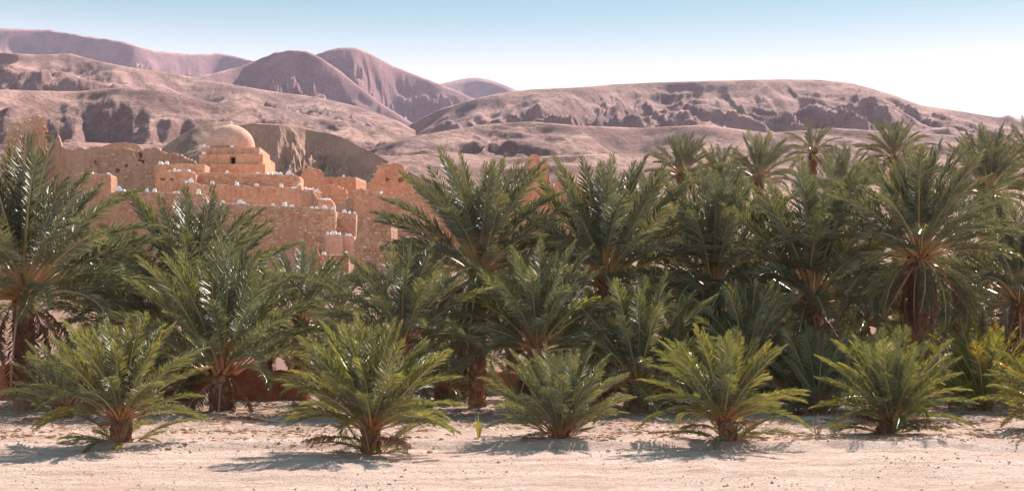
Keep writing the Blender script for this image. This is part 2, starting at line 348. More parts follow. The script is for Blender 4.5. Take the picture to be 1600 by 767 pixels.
# ------------------------------------------------------------------ village
VS = 1.3      # village distances below are multiplied by this
class Wall: pass
def profile_wall(name, top, D0, D1, thick, mat, parent=None, zb=None, disp=.09, jag=.07, rim=.16, holes=(), cell=.3, seed=0, pyb=None, smooth_top=False):
    """a thick wall or house block: top = [(px, py)...] as it is seen, standing on a straight line from D0 to D1"""
    D0, D1 = D0*VS, D1*VS
    tp = np.array(top, float); p0, p1 = tp[0, 0], tp[-1, 0]
    A = np.array([X(p0, D0), D0]); B = np.array([X(p1, D1), D1]); L = np.linalg.norm(B-A)
    n = max(5, int(L/cell)); u = np.linspace(0, 1, n)
    # keep sharp jumps of the outline
    ex = []
    for q in tp[1:-1, 0]: ex += [(q-p0)/(p1-p0)]
    u = np.unique(np.concatenate([u, ex]))
    n = len(u)
    XY = A + (B-A)*u[:, None]; px = 800 + XY[:, 0]/XY[:, 1]*FPX
    py = np.interp(px, tp[:, 0], tp[:, 1]); zt = Z(py, XY[:, 1])
    zt = zt + jag*fbm(u*L*1.3+seed*3.7, u*0+seed, 4)
    d = (B-A)/L; nrm = np.array([-d[1], d[0]]);  nrm = nrm if nrm[1] > 0 else -nrm    # inward (away from the camera)
    if zb is None: zb = float(gz(min(D0, D1)))-1.2 if pyb is None else float(Z(pyb, (D0+D1)/2))
    h = np.max(zt)-zb; nz = max(4, int(h/cell))
    prof = []
    for k in range(nz+1): prof.append((0, 'f', k/nz))
    for a in (25, 50, 72, 90): prof.append((rim*(1-math.cos(math.radians(a))), 'r', math.sin(math.radians(a))))
    for a in (72, 50, 25): prof.append((thick-rim*(1-math.cos(math.radians(a))), 'r', math.sin(math.radians(a))))
    prof.append((thick, 'f', 1)); prof.append((thick, 'f', 0))
    M = len(prof); V = np.zeros((n, M, 3))
    for j, (inn, kind, kz) in enumerate(prof):
        z = zb + (zt-rim-zb)*kz if kind == 'f' else zt-rim+rim*kz
        dd = disp*fbm(u*L*.8+seed*1.9, z*.8+seed, 4) if j < M-6 else 0*u
        off = np.full(n, float(inn)) + dd
        if j <= nz:
            for (hx, hy, rx, ry) in holes:
                hd = np.interp(hx, px, XY[:, 1]); hz = Z(hy, hd)
                q = np.maximum(np.abs(px-hx)/rx, np.abs(z-hz)/(ry/FPX*hd))
                off = off + np.where(q < 1, .45, 0)
        V[:, j, 0] = XY[:, 0] + nrm[0]*off; V[:, j, 1] = XY[:, 1] + nrm[1]*off; V[:, j, 2] = z
    F = [[int(i) for i in q] for q in grid_faces(n, M)]
    F = [q[::-1] for q in F]
    F += [[i*M+M-1, (i+1)*M+M-1, (i+1)*M, i*M] for i in range(n-1)]
    F.append([j for j in range(M)]); F.append([(n-1)*M+j for j in range(M)][::-1])
    base = (float((A[0]+B[0])/2), float((A[1]+B[1])/2), zb)
    o = mesh_obj(name, V.reshape(-1, 3), F, mat, parent, base)
    bm = bmesh.new(); bm.from_mesh(o.data); bmesh.ops.recalc_face_normals(bm, faces=bm.faces); bm.to_mesh(o.data); bm.free()
    wl_ = Wall(); wl_.o = o; wl_.px = px; wl_.zt = zt; wl_.XY = XY; wl_.nrm = nrm; wl_.d = d; wl_.thick = thick; wl_.zb = zb
    return wl_
def box_verts(c, ax, ay, az, j=.0):
    out = []
    for sx, sy, sz in ((-1,-1,-1),(1,-1,-1),(1,1,-1),(-1,1,-1),(-1,-1,1),(1,-1,1),(1,1,1),(-1,1,1)):
        k = lambda: 1 + rng.uniform(-j, j)
        out.append(c + ax*sx*k() + ay*sy*k() + az*sz*k())
    return out
BOXF = [[0,3,2,1],[4,5,6,7],[0,1,5,4],[1,2,6,5],[2,3,7,6],[3,0,4,7]]
def stonework(wl_, px0, px1, py0, py1, w=.27, hgt=.17, proud=.05, keep=.85, name='stonework'):
    """courses of small rubble stones standing proud of a wall face"""
    V, F = [], []
    D = float(np.mean(wl_.XY[:, 1])); z0, z1 = Z(py1, D), Z(py0, D)
    d3 = Vector((*wl_.d, 0)); n3 = Vector((*wl_.nrm, 0)); up = Vector((0, 0, 1))
    z = z0
    while z < z1:
        hh = hgt*rng.uniform(.75, 1.25)
        x = X(px0, D) + rng.uniform(-.2, 0)
        while x < X(px1, D):
            ww = w*rng.uniform(.6, 1.4)
            xx = x+ww/2
            p = 800 + xx/D*FPX
            t = np.clip((xx-wl_.XY[0, 0])/(wl_.XY[-1, 0]-wl_.XY[0, 0]), 0, 1); y = wl_.XY[0, 1] + (wl_.XY[-1, 1]-wl_.XY[0, 1])*t
            zt = np.interp(p, wl_.px, wl_.zt)
            if z+hh < zt-.05 and rng.random() < keep and wl_.px[0]+1 < p < wl_.px[-1]-1:
                c = Vector((xx, y, z+hh/2)) - n3*(proud*rng.uniform(-.5, 1)) + n3*.07
                k = len(V)
                V += box_verts(c, d3*ww*.44, n3*.12, up*hh*.42, .16); F += [[q+k for q in ff] for ff in BOXF]
            x += ww
        z += hh
    o = mesh_obj(name, V, F, M_stone, wl_.o, tuple(wl_.o.location)); o['kind'] = 'stuff'
    o.location = (0, 0, 0)
    return o
def coping(wl_, hgt=.22, w=.32, name='broken_coping', step=1):
    """loose stones along the broken top edge"""
    V, F = [], []; d3 = Vector((*wl_.d, 0)); n3 = Vector((*wl_.nrm, 0)); up = Vector((0,0,1))
    x0, x1 = wl_.XY[0, 0], wl_.XY[-1, 0]; x = x0+.15
    while x < x1-.15:
        ww = w*rng.uniform(.6, 1.3); t = (x+ww/2-x0)/(x1-x0)
        y = wl_.XY[0, 1] + (wl_.XY[-1, 1]-wl_.XY[0, 1])*min(1, t); p = 800+(x+ww/2)/y*FPX
        zt = np.interp(p, wl_.px, wl_.zt); k = len(V)
        V += box_verts(Vector((x+ww/2, y, zt))+n3*min(.25, wl_.thick*.5), d3*ww*.5, n3*.2, up*hgt*rng.uniform(.3, .6), .25)
        F += [[q+k for q in ff] for ff in BOXF]; x += ww*1.02
    o = mesh_obj(name, V, F, M_stone, wl_.o, tuple(wl_.o.location)); o['kind'] = 'stuff'; o.location = (0, 0, 0)
WS = {}
def W(key, name, label, cat, *a, **k):
    g = k.pop('group', None); wl_ = profile_wall(name, *a, **k); tag(wl_.o, label, cat, g); WS[key] = wl_; return wl_

# -- domed shrine and its stepped base
sh = empty('domed_shrine', (X(362, 107*VS), 107*VS, Z(300, 107*VS)))
tag(sh, 'orange plastered shrine with a smooth round dome and one small dark window', 'shrine')
def child_wall(key, name, *a, **k):
    wl_ = profile_wall(name, *a, parent=sh, **k); WS[key] = wl_; return wl_
child_wall('t3', 'stepped_base', [(318,256),(414,256)], 103.2, 103.2, 8.5, M_plast, disp=.03, jag=.01, rim=.1, seed=1)
child_wall('t2', 'wall_block', [(311,241),(410.5,241)], 103.7, 103.7, 7.0, M_plast, pyb=262, disp=.03, jag=.012, rim=.12, cell=.11, holes=[(363.2,250.6,4.0,4.9)], seed=2)
child_wall('t1', 'drum', [(314.5,230),(405.5,230)], 104.4, 104.4, 5.8, M_plast, pyb=246, disp=.03, jag=.012, rim=.16, seed=3)
sb = WS['t2']; D = 103.7*VS
mesh_obj('window', [v_ for v_ in box_verts(Vector((X(363.2, D), D+.40, Z(250.6, D))), Vector((.26,0,0)), Vector((0,.03,0)), Vector((0,0,.31)))], BOXF, M_dark, sh)
bpy.data.objects['window'].location = -sh.location
def lathe(name, prof, loc, mat, parent, seg=40, wob=0.):
    V, F = [], []
    for r, z in prof:
        for i in range(seg):
            a = 2*math.pi*i/seg; rr = r*(1+wob*float(perlin(math.cos(a)*1.5+z, math.sin(a)*1.5+z*.7)))
            V.append((rr*math.cos(a), rr*math.sin(a), z))
    n = len(prof)
    for j in range(n-1):
        for i in range(seg): F.append([j*seg+i, j*seg+(i+1) % seg, (j+1)*seg+(i+1) % seg, (j+1)*seg+i])
    F.append(list(range(seg))[::-1]); F.append([(n-1)*seg+i for i in range(seg)])
    me = bpy.data.meshes.new(name); me.from_pydata(V, [], F); me.polygons.foreach_set('use_smooth', [True]*len(me.polygons)); me.materials.append(mat)
    o = bpy.data.objects.new(name, me); COL.objects.link(o); o.parent = parent
    o.location = Vector(loc) - (parent.location if parent else Vector()); return o
Dd_ = 107*VS; rd = 37.3/FPX*Dd_; hd = Z(197, Dd_)-Z(231, Dd_)
prof = [(rd*1.0, -.25)]
for i in range(0, 19):
    a = math.radians(i*5); prof.append((rd*math.cos(a)**.92 if i < 18 else .04, hd*math.sin(a)**1.0*1.0 + hd*.07*(i/18)**4))
dm = lathe('dome', prof, (X(361, Dd_), Dd_, Z(231, Dd_)), M_dome, sh, 56, .012)
zf = Z(196.3, Dd_)
lathe('finial', [(.14, -.15), (.15, .02), (.11, .10), (.16, .18), (.13, .28), (.05, .36), (.01, .40)], (X(361, Dd_), Dd_, zf), M_white, sh, 14)

fo = bpy.data.objects['finial']; fo.parent = dm; fo.location -= dm.location
wo2 = bpy.data.objects['window']; wo2.parent = WS['t2'].o; wo2.location -= WS['t2'].o.location
# -- terrace walls, houses, ruins (key, name, label, category, outline, depth ...)
W('shrine_ledge', 'terrace_wall', 'orange parapet block left of the domed shrine, highest ledge with white stones', 'wall', [(242,258),(244,256.5),(290,256),(320,257)], 100.5, 100.5, 3.0, M_plast, jag=.06, seed=11)
W('ledge2', 'terrace_wall', 'long orange parapet directly below the shrine, five white stones at its left end', 'wall', [(259,268),(300,268.5),(360,270),(420,272),(462,273.5),(469,276)], 99.5, 99.5, 2.2, M_plast, jag=.06, seed=12)
stonework(WS['ledge2'], 300, 467, 275, 290, .3, .16, .04, .8)
W('ledge_left', 'terrace_wall', 'orange corner block below the highest ledge, with two dark slots in its face', 'wall', [(243,268.5),(262,267),(300,267.5),(306,272)], 98.7, 98.7, 1.0, M_plast, jag=.06, holes=[(254,281,3.2,1.2),(268,280.5,3.2,1.4)], cell=.12, seed=13)
W('ledge3', 'terrace_wall', 'smooth bright orange terrace wall below the rubble band under the shrine', 'wall', [(288,290),(293,284.5),(308,285.5),(312,288),(380,289.5),(430,292),(462,293.5),(466,290),(471,290)], 96.8, 96.8, 2.0, M_plast, jag=.06, seed=14)
W('ledge3r', 'terrace_wall', 'short bright orange wall turning back, with four white stones along its sloping top', 'wall', [(471.5,295),(485,296),(503,299.5)], 96.8, 98.8, 1.2, M_plast, jag=.06, seed=15)
W('ledge_low', 'terrace_wall', 'low plastered parapet across the left side of the village, above the palms', 'wall', [(172,300),(182,298.5),(250,300.5),(318,303.5),(322,305)], 94.5, 94.5, 1.4, M_earth, jag=.10, seed=16)
stonework(WS['ledge_low'], 180, 320, 303, 330, .3, .18, .03, .45)
W('big_wall', 'retaining_wall', 'tall rubble masonry retaining wall with white stones along its top, below the shrine', 'wall', [(300,318),(318,316.5),(350,317),(400,320),(450,322.5),(480,325),(521,326.5),(524,330)], 92, 92, 1.6, M_rubble, jag=.025, cell=.25, seed=17)
stonework(WS['big_wall'], 352, 522, 329, 392, .33, .19, .04, .75)
W('back_left', 'house', 'long roofless brown earth house with a flat shaded wall, left of the shrine', 'house', [(112,240),(120,232),(150,231),(175,232),(205,234),(217,238),(224,234),(243,232),(250,234),(258,241),(270,240.5),(283,243),(295,250),(306,256)], 107, 106, 1.0, M_brown, jag=.16, holes=[(219,243,2.0,4.5),(223,252,1.0,2.2),(218,252,.9,2.2),(184,267,2.3,2.3),(197,259,1.3,2.0),(150,255,1.2,2.0),(219,260,.8,4)], cell=.16, seed=18)
W('back_left2', 'ruined_wall', 'low eroded brown wall showing above the long roofless earth house', 'wall', [(160,228),(175,223.5),(195,222.5),(207,224),(218,228),(222,233)], 110.5, 110.5, .7, M_brown, jag=.14, seed=19)
W('back_left3', 'ruined_wall', 'low crumbling tan wall beside the leftmost ruined tower', 'wall', [(58,244),(78,236),(85,227),(88,216),(90.5,211),(93,215),(96,226),(104,232),(122,238)], 112, 112, .5, M_brown, jag=.20, seed=20)
W('block_left', 'house', 'small square orange block with two white stones, leftmost among the terraces', 'house', [(120,271),(140,271),(172.5,272.5),(173.5,276)], 97.5, 97.5, 2.0, M_earth, jag=.12, seed=21)
W('tower_l1', 'ruined_tower', 'tallest ruined tower of pale rubble at the left edge', 'ruin', [(33,206),(35,190),(40,188),(47,187),(49,183),(54,181),(59,180.5),(64,181),(66,186),(68,194),(69,205)], 110, 112, 2.0, M_pale, jag=.28, cell=.2, seed=22)
stonework(WS['tower_l1'], 34, 68, 182, 260, .3, .18, .06, .7); coping(WS['tower_l1'])
W('tower_l2', 'ruined_tower', 'shorter jagged stump of pale rubble at the far left edge', 'ruin', [(7,214),(11,210),(16,205),(22,202),(26,199),(29,204),(32,203),(36,205),(38,215)], 108.5, 109, 1.5, M_pale, jag=.28, cell=.2, seed=23)
stonework(WS['tower_l2'], 8, 37, 203, 260, .3, .18, .06, .7); coping(WS['tower_l2'])
W('round_ruin', 'ruined_house', 'ruined gable with a rounded eroded top and a light crack, right of the shrine', 'ruin', [(471,290),(472,272),(476,266),(483,263.5),(490,264),(500,266.5),(504,268),(507,276),(507.5,284)], 103, 103.5, 1.2, M_earth, jag=.14, seed=24)
W('right_wall', 'house', 'plain orange house wall with flat top and a lone white stone, behind the rounded gable', 'house', [(506,277),(530,276.5),(555,276),(556,280)], 106, 105.5, 3.5, M_earth, jag=.10, seed=25)
W('arched_ruin', 'ruined_house', 'low brown ruin with an arched broken top below the plain orange house', 'ruin', [(497,296),(503,291),(512,289.5),(524,290.5),(533,294),(541,297),(543,310)], 101, 101, 1.0, M_earth, jag=.12, seed=26)
W('hole_ruin', 'ruined_house', 'tapering ruined gable pierced by two square holes', 'ruin', [(572,292),(577,286),(583,279),(587,270),(592,259),(596,256.5),(620,256),(625,257),(632,266),(638,277),(643,288),(645,296)], 104, 104, 1.1, M_earth, jag=.16, holes=[(606.5,281,3.0,2.6),(626,281,3.2,3.2)], cell=.14, seed=27)
W('block_mid', 'house', 'tall smooth orange house corner with uneven top above the stone tower', 'house', [(554,302),(557,298),(563,296),(572,297),(580,300),(590,301),(598,303),(601.5,308),(602,330)], 96.5, 97, 2.4, M_plast, jag=.05, seed=28)
W('bench', 'terrace_wall', 'small orange terrace step holding a tight cluster of white stones', 'wall', [(498,314),(502,312),(518,313),(522,318)], 94.6, 94.6, 1.2, M_plast, jag=.06, seed=29)
W('slope_wall', 'ruined_wall', 'slumping rubble bank sloping up to the tall house corner', 'ruin', [(518,325),(530,318),(541,311),(550,303),(556,299)], 98, 98, 1.0, M_pale, jag=.20, cell=.2, seed=30)
coping(WS['slope_wall'])
W('small_wall', 'terrace_wall', 'small orange rubble wall with three white stones, right of the tall retaining wall', 'wall', [(525,331),(530,332),(552,333.5),(556,334)], 93.5, 93.5, 1.4, M_rubble, jag=.03, seed=31)
stonework(WS['small_wall'], 527, 555, 335, 366, .3, .18, .04, .6)
W('bastion', 'bastion', 'small smooth pink bastion topped with clustered white stones', 'house', [(509,369),(512,366.5),(524,366),(536,367.5)], 90, 90.3, 1.6, M_dome, jag=.02, seed=32)
W('bastion2', 'house', 'narrow pale block beside the pink bastion', 'house', [(537.5,368),(553,369),(554,374)], 91, 91, 1.4, M_dome, jag=.02, seed=33)
W('stone_tower', 'stone_tower', 'square tower of rough rubble stones with flat broken top, right of the terraces', 'tower', [(553,378),(560,362),(565,352),(567,342),(570,340.5),(586,339.5),(600,340.5),(611,341)], 85.5, 85, 1.8, M_rubble, jag=.06, cell=.2, seed=34)
stonework(WS['stone_tower'], 553, 611, 342, 430, .36, .24, .06, .9)
W('brick_right', 'house', 'low brick house wall right of the stone tower, under a palm frond', 'house', [(611,371),(635,369),(662,370),(672,372)], 86.5, 87, 2.0, M_rubble, jag=.04, seed=35)
stonework(WS['brick_right'], 611, 671, 372, 420, .3, .17, .04, .8)
W('front_ruin', 'ruined_house', 'nearest ruined house with a big arched broken wall edged in loose stones', 'ruin', [(385,395),(393,378),(402,372),(408,371),(416,366),(424,359),(436,356),(440,350),(446,351),(458,352),(468,356),(478,362),(485,364),(490,371),(494,384),(499,397),(503,412)], 84, 84.5, .9, M_earth, jag=.20, cell=.2, seed=36)
coping(WS['front_ruin'], .25, .3)
W('low_wall', 'terrace_wall', 'low rubble wall at the foot of the pink bastion', 'wall', [(498,398),(520,397),(540,397.5),(545,402)], 86.5, 86.5, .8, M_rubble, jag=.03, seed=37)
stonework(WS['low_wall'], 498, 545, 399, 430, .3, .18, .05, .85)
W('mid_house', 'house', 'long orange ruined house wall seen through the fronds of the central palm', 'house', [(600,322),(606,310),(625,306),(640,303),(660,306),(690,304),(700,312),(740,314),(756,318),(758,330)], 97.5, 98, 2.0, M_plast, jag=.1, cell=.25, seed=38)
W('spire_ruin', 'ruined_tower', 'ruined house with a thin standing spire of masonry between two tall palms', 'ruin', [(796,330),(806,310),(815,290),(820,268),(826,250),(828,243),(840,242),(845,250),(848,259),(850,249),(854,249),(857,258),(858,280),(866,296),(868,318)], 104, 104, 1.0, M_earth, jag=.14, cell=.2, holes=[(846,283,1.5,1.5),(857,285,1.2,1.5)], seed=39)
W('spire_side', 'ruined_house', 'orange ruined wall just right of the spire ruin', 'ruin', [(866,290),(872,283),(880,281),(892,288),(905,294),(925,306),(940,330)], 101, 101, 1.0, M_earth, jag=.16, seed=40)
W('mid_house2', 'house', 'wide low orange house wall below the spire ruin', 'house', [(760,345),(775,336),(800,330),(840,326),(880,335),(925,338),(940,345)], 94, 95, 2.0, M_plast, jag=.08, seed=41)
W('right_house', 'ruined_house', 'small red ruined wall in the gap right of the third tall palm', 'ruin', [(965,330),(975,316),(990,306),(1010,310),(1022,322),(1040,330),(1060,340),(1078,350)], 100, 101, 1.0, M_earth, jag=.20, seed=42)

for k_ in ('back_left', 'hole_ruin', 'round_ruin', 'arched_ruin', 'spire_ruin', 'spire_side', 'mid_house', 'mid_house2', 'right_house', 'block_mid'): coping(WS[k_], .2, .3, 'crumbled_edge')
for k_, a_ in (('hole_ruin', (574,644,262,320)), ('back_left', (116,246,240,300)), ('mid_house', (602,756,310,400)), ('arched_ruin', (498,541,294,315)), ('front_ruin', (400,500,356,420))): stonework(WS[k_], *a_, .3, .17, .012, .17, 'exposed_stones')
# -- whitewashed stones on the ledges
def rock_mesh(name, seed, sub=1, squash=(1, 1, 1), taper=.0, rough=.25):
    r = random.Random(seed); bm = bmesh.new(); bmesh.ops.create_icosphere(bm, subdivisions=sub, radius=1)
    for v_ in bm.verts:
        k = 1 + r.uniform(-rough, rough); t = 1 - taper*(v_.co.z*.5+.5)
        v_.co = Vector((v_.co.x*k*t*squash[0], v_.co.y*k*t*squash[1], max(-.55, v_.co.z)*k*squash[2]))
    zmin = min(v_.co.z for v_ in bm.verts)
    for v_ in bm.verts: v_.co.z -= zmin
    me = bpy.data.meshes.new(name); bm.to_mesh(me); bm.free(); return me
def block_mesh(name, seed):
    r = random.Random(seed); j = lambda a=.28: r.uniform(-a, a); h = r.uniform(1.1, 2.0); t = r.uniform(.45, .85)
    v = [(-1+j(), -1+j(), 0), (1+j(), -1+j(), 0), (1+j(), 1+j(), 0), (-1+j(), 1+j(), 0)]
    sx, sy = j(.3), j(.3)
    v += [(x_*t+sx+j(.15), y_*t+sy+j(.15), h*r.uniform(.75, 1.1)) for x_, y_ in ((-1,-1),(1,-1),(1,1),(-1,1))]
    bm = bmesh.new(); vs = [bm.verts.new(q_) for q_ in v]
    for ff in BOXF: bm.faces.new([vs[q_] for q_ in ff])
    bmesh.ops.bevel(bm, geom=list(bm.edges), offset=.16, segments=1, affect='EDGES')
    me = bpy.data.meshes.new(name); bm.to_mesh(me); bm.free(); return me
WHITE = [block_mesh('white_stone', 100+i) for i in range(10)]
for me in WHITE: me.materials.append(M_white)
ORD = ['first','second','third','fourth','fifth','sixth','seventh','eighth','ninth','tenth','eleventh','twelfth','thirteenth']
def stones(key, where, pts, inset=.3):
    inset = .16
    """pts: (px, width in photo pixels) from left to right on the ledge of wall `key`"""
    wl_ = WS[key]
    for i, (p_, wpx) in enumerate(pts):
        t = np.interp(p_, wl_.px, np.linspace(0, 1, len(wl_.px))); xy = np.array([np.interp(p_, wl_.px, wl_.XY[:, 0]), np.interp(p_, wl_.px, wl_.XY[:, 1])]) + wl_.nrm*inset
        z = float(np.interp(p_, wl_.px, wl_.zt)); s = wpx/FPX*xy[1]/2*.98
        o = bpy.data.objects.new('white_stone', WHITE[rng.randrange(10)]); COL.objects.link(o)
        wo_ = wl_.o
        o.location = (xy[0], xy[1], z-.03); o.rotation_euler = (rng.uniform(-.12, .12), rng.uniform(-.15, .15), rng.uniform(0, 6.28)); o.scale = (s, s*.9, s*rng.uniform(.9, 1.15))
        lab = ('whitewashed stone on %s' % where) if len(pts) == 1 else 'whitewashed stone on %s, %s from left' % (where, ORD[i])
        tag(o, lab, 'stone', 'whitewashed stones along the village ledges')
stones('t1', 'the drum at the dome foot', [(319,5),(324.5,5),(361.5,6)], .25)
stones('t2', 'the right step of the shrine', [(318,6),(408,6)], .2)
stones('shrine_ledge', 'the highest ledge left of the shrine', [(251,6.5),(260,6)])
stones('ledge2', 'the long parapet below the shrine', [(264,5.5),(272,5),(279.5,6),(287,4.5),(294.5,6.5),(354,5),(402,5.5),(417,5.5),(423,5.5),(431,6),(437,6),(451,7.5),(457,4)], .25)
stones('ledge3', 'the rubble-band ledge under the shrine', [(292,7),(298,8),(331.5,6.5),(369,7),(401,6.5),(439,6.5),(456,4),(462,5),(467,6)], .25)
stones('ledge3r', 'the short wall turning back', [(479,6.5),(485,5.5),(490.5,6),(498,6)], .2)
stones('ledge_low', 'the low left parapet', [(184,8.5),(192.5,6),(212,7.5),(228,7),(240,8.5),(271,5),(277,5),(309.5,8)], .3)
stones('big_wall', 'the tall retaining wall', [(318,6.5),(323,6.5),(333,5),(347,6),(374,8),(381,6.5),(425.5,6),(444,7),(455,6.5),(487,7),(494,6),(507.5,6.5),(520,7)], .3)
stones('bench', 'the small terrace step', [(501.5,5),(505.5,5),(510,5),(515,5)], .25)
stones('block_left', 'the small square block at left', [(143,6),(169.5,6)], .3)
stones('right_wall', 'the plain flat-topped house', [(536,5)], .4)
stones('small_wall', 'the small rubble wall', [(538,6),(545,6),(554,5)], .3)
stones('bastion', 'the pink bastion', [(513,5.5),(519,6),(525,6),(531,6)], .3)
stones('bastion2', 'the narrow pale block', [(541,6),(547,6)], .3)
stones('low_wall', 'the low wall below the bastion', [(505.5,6.5),(541,6)], .25)
stones('block_mid', 'the tall smooth house corner', [(596,6)], .4)
stones('brick_right', 'the low brick house right of the stone tower', [(659,6)], .3)

# -- red garden wall behind the palms
VSo, VS = VS, 1.0
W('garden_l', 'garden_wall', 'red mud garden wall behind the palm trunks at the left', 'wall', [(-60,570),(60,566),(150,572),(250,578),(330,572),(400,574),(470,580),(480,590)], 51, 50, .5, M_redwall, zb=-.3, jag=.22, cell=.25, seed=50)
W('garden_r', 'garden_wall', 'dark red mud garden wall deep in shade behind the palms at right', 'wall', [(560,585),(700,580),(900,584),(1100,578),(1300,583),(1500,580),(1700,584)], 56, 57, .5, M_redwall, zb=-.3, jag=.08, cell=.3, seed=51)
VS = VSo

# -- lamp on an arm between the right-hand palms
Dl = 66.; lp = empty('street_lamp', (X(1499, Dl), Dl, float(gz(Dl))-.05))
tag(lp, 'white globe lamp on a grey horizontal arm among the right-hand palm crowns', 'lamp')
def tube(name, pts, r, mat, parent, seg=8):
    V, F = [], []; pts = [Vector(q) for q in pts]
    for i, q in enumerate(pts):
        d = (pts[min(i+1, len(pts)-1)]-pts[max(i-1, 0)]).normalized(); a = d.orthogonal().normalized(); bb = d.cross(a)
        rr = r[i] if isinstance(r, (list, tuple)) else r
        for k in range(seg): V.append(q + a*rr*math.cos(2*math.pi*k/seg) + bb*rr*math.sin(2*math.pi*k/seg))
    for i in range(len(pts)-1):
        for k in range(seg): F.append([i*seg+k, i*seg+(k+1) % seg, (i+1)*seg+(k+1) % seg, (i+1)*seg+k])
    F.append(list(range(seg))[::-1]); F.append([(len(pts)-1)*seg+k for k in range(seg)])
    me = bpy.data.meshes.new(name); me.from_pydata([tuple(v_) for v_ in V], [], F); me.materials.append(mat)
    o = bpy.data.objects.new(name, me); COL.objects.link(o); o.parent = parent; return o
zl = Z(305, Dl)-lp.location.z; xa = X(1558, Dl)-X(1499, Dl)
tube('post', [(0,0,0),(0,0,zl*.5),(0,0,zl+.1)], [.07,.06,.05], M_steel, lp)
tube('arm', [(-.05,0,zl),(xa*.5,0,zl+.01),(xa,0,zl-.02)], .045, M_steel, lp)
ins = lathe('insulator', [(.10,-.16),(.13,-.05),(.09,.0),(.13,.08),(.06,.14)], (lp.location.x+X(1508,Dl)-X(1499,Dl), Dl, lp.location.z+zl-.02), M_lamp, lp, 14)
lh = lathe('lamp_head', [(.05,-.17),(.15,-.15),(.20,-.06),(.21,.02),(.17,.12),(.08,.17),(.02,.18)], (X(1564.5,Dl), Dl, Z(309,Dl)), M_lamp, lp, 18)

# ------------------------------------------------------------------ date palms
def frond_mesh(name, seed, bend, nl=78, mats=None, plume=.4, droop=0., leaf=.135, wid=.0082, sway=.0, V0=.55, bare=.17, thin=1.0):
    """unit-length frond: grows up +Z, arches to +X; one folded blade per leaflet"""
    r = random.Random(seed); pts = []; n = 14; p_ = Vector((0, 0, 0)); th = 0.; q = []
    for i in range(n+1):
        t = i/n; th = bend*t**1.35; q.append((p_.copy(), th))
        dl = 1.0/n; p_ = p_ + Vector((math.sin(th)*dl, 0, math.cos(th)*dl)); p_.y = sway*((t+1/n)**2)
    def at(t):
        k = min(n-1, int(t*n)); f_ = t*n-k; a, b_ = q[k], q[k+1]
        return a[0].lerp(b_[0], f_), a[1]*(1-f_)+b_[1]*f_
    V, F, MI = [], [], []
    # rachis: three sided, flat on the upper side
    ring = []
    for i in range(n+1):
        t = i/n; c, th = q[i]; T = Vector((math.sin(th), 0, math.cos(th))); Nn = Vector((-math.cos(th), 0, math.sin(th))); S = Vector((0, 1, 0))
        wd = (.0125*(1-t)**1.2+.0022)*(1.6 if t < .05 else 1); k = len(V)
        V += [c+S*wd+Nn*wd*.4, c-S*wd+Nn*wd*.4, c-Nn*wd*.9]; ring.append(k)
    for i in range(n):
        a, b_ = ring[i], ring[i+1]
        for k in range(3):
            F.append([a+k, a+(k+1) % 3, b_+(k+1) % 3, b_+k]); MI.append(2 if i/n < .22 else 1)
    for i in range(nl):
        for sgn in (-1, 1):
            if r.random() > thin: continue
            u = (i + r.uniform(-.35, .35))/nl; t = min(.995, max(bare, bare + (1-bare)*u))
            c, th = at(t); T = Vector((math.sin(th), 0, math.cos(th))); Nn = Vector((-math.cos(th), 0, math.sin(th))); S = Vector((0, sgn, 0))
            ang = math.radians(40*(1-u)**.7+22 + r.uniform(-9, 9))
            el = V0*(1-.5*u) + r.choice((-plume, 0, plume)) + r.uniform(-.15, .15)
            ll = leaf*(.55 + 1.1*math.sin(math.pi*min(1, u*.86+.10))**.8*.75)*r.uniform(.85, 1.12)*(1-.45*max(0, u-.75)/.25)
            d = T*math.cos(ang) + (S*math.cos(el)+Nn*math.sin(el))*math.sin(ang)
            side = d.cross(Nn).normalized(); nn = side.cross(d).normalized()
            wv = wid*r.uniform(.8, 1.2)
            roll = r.uniform(-1.1, 1.1); side2 = side*math.cos(roll)+nn*math.sin(roll); nn2 = nn*math.cos(roll)-side*math.sin(roll)
            b0 = c + d*.004; m_ = b0 + d*ll*.42 + nn2*ll*.015; tip = b0 + d*ll - Nn*ll*(.12+droop)*r.uniform(.4, 1.3)
            k = len(V); V += [b0, m_+side2*wv+nn2*wv*.45, tip, m_-side2*wv+nn2*wv*.45]
            F += [[k, k+1, k+2], [k, k+2, k+3]]; MI += [0, 0]
    me = bpy.data.meshes.new(name); me.from_pydata([tuple(v_) for v_ in V], [], F)
    for mm_ in mats: me.materials.append(mm_)
    me.polygons.foreach_set('material_index', MI); me.update(); return me
BENDS = [.18, .38, .62, .9, 1.25]
def frond_set(tagname, leafm, rach=L_rachis, pet=L_petiole, seeds=3, **k):
    return [[frond_mesh('frond', 1000*hash_(tagname)+10*i+s, b_, mats=(leafm, rach, pet), sway=(-.07, .06, .0)[s % 3], **k) for s in range(seeds)] for i, b_ in enumerate(BENDS)]
def hash_(s): return sum(ord(c_)*(i+1) for i, c_ in enumerate(s)) % 97
FS = {'mature': frond_set('mature', L_mature, nl=80, leaf=.102, wid=.0035, bare=.27), 'young': frond_set('young', L_young, pet=L_petiole_y, nl=72, leaf=.116, wid=.0038, V0=.45, plume=.25),
      'mid': frond_set('mid', L_mid, pet=L_petiole_y, nl=76, leaf=.110, wid=.0037, V0=.5, bare=.22), 'yellow': frond_set('yellow', L_yellow, nl=52, leaf=.122, wid=.0052, seeds=2)}
FD = [frond_mesh('dry_frond', 5000+i, b_, nl=60, mats=(L_dry, L_dryrachis, L_dryrachis), droop=.5, leaf=.11, wid=.006, V0=-.1, thin=.8) for i, b_ in enumerate((.5, 1.0, 1.5))]

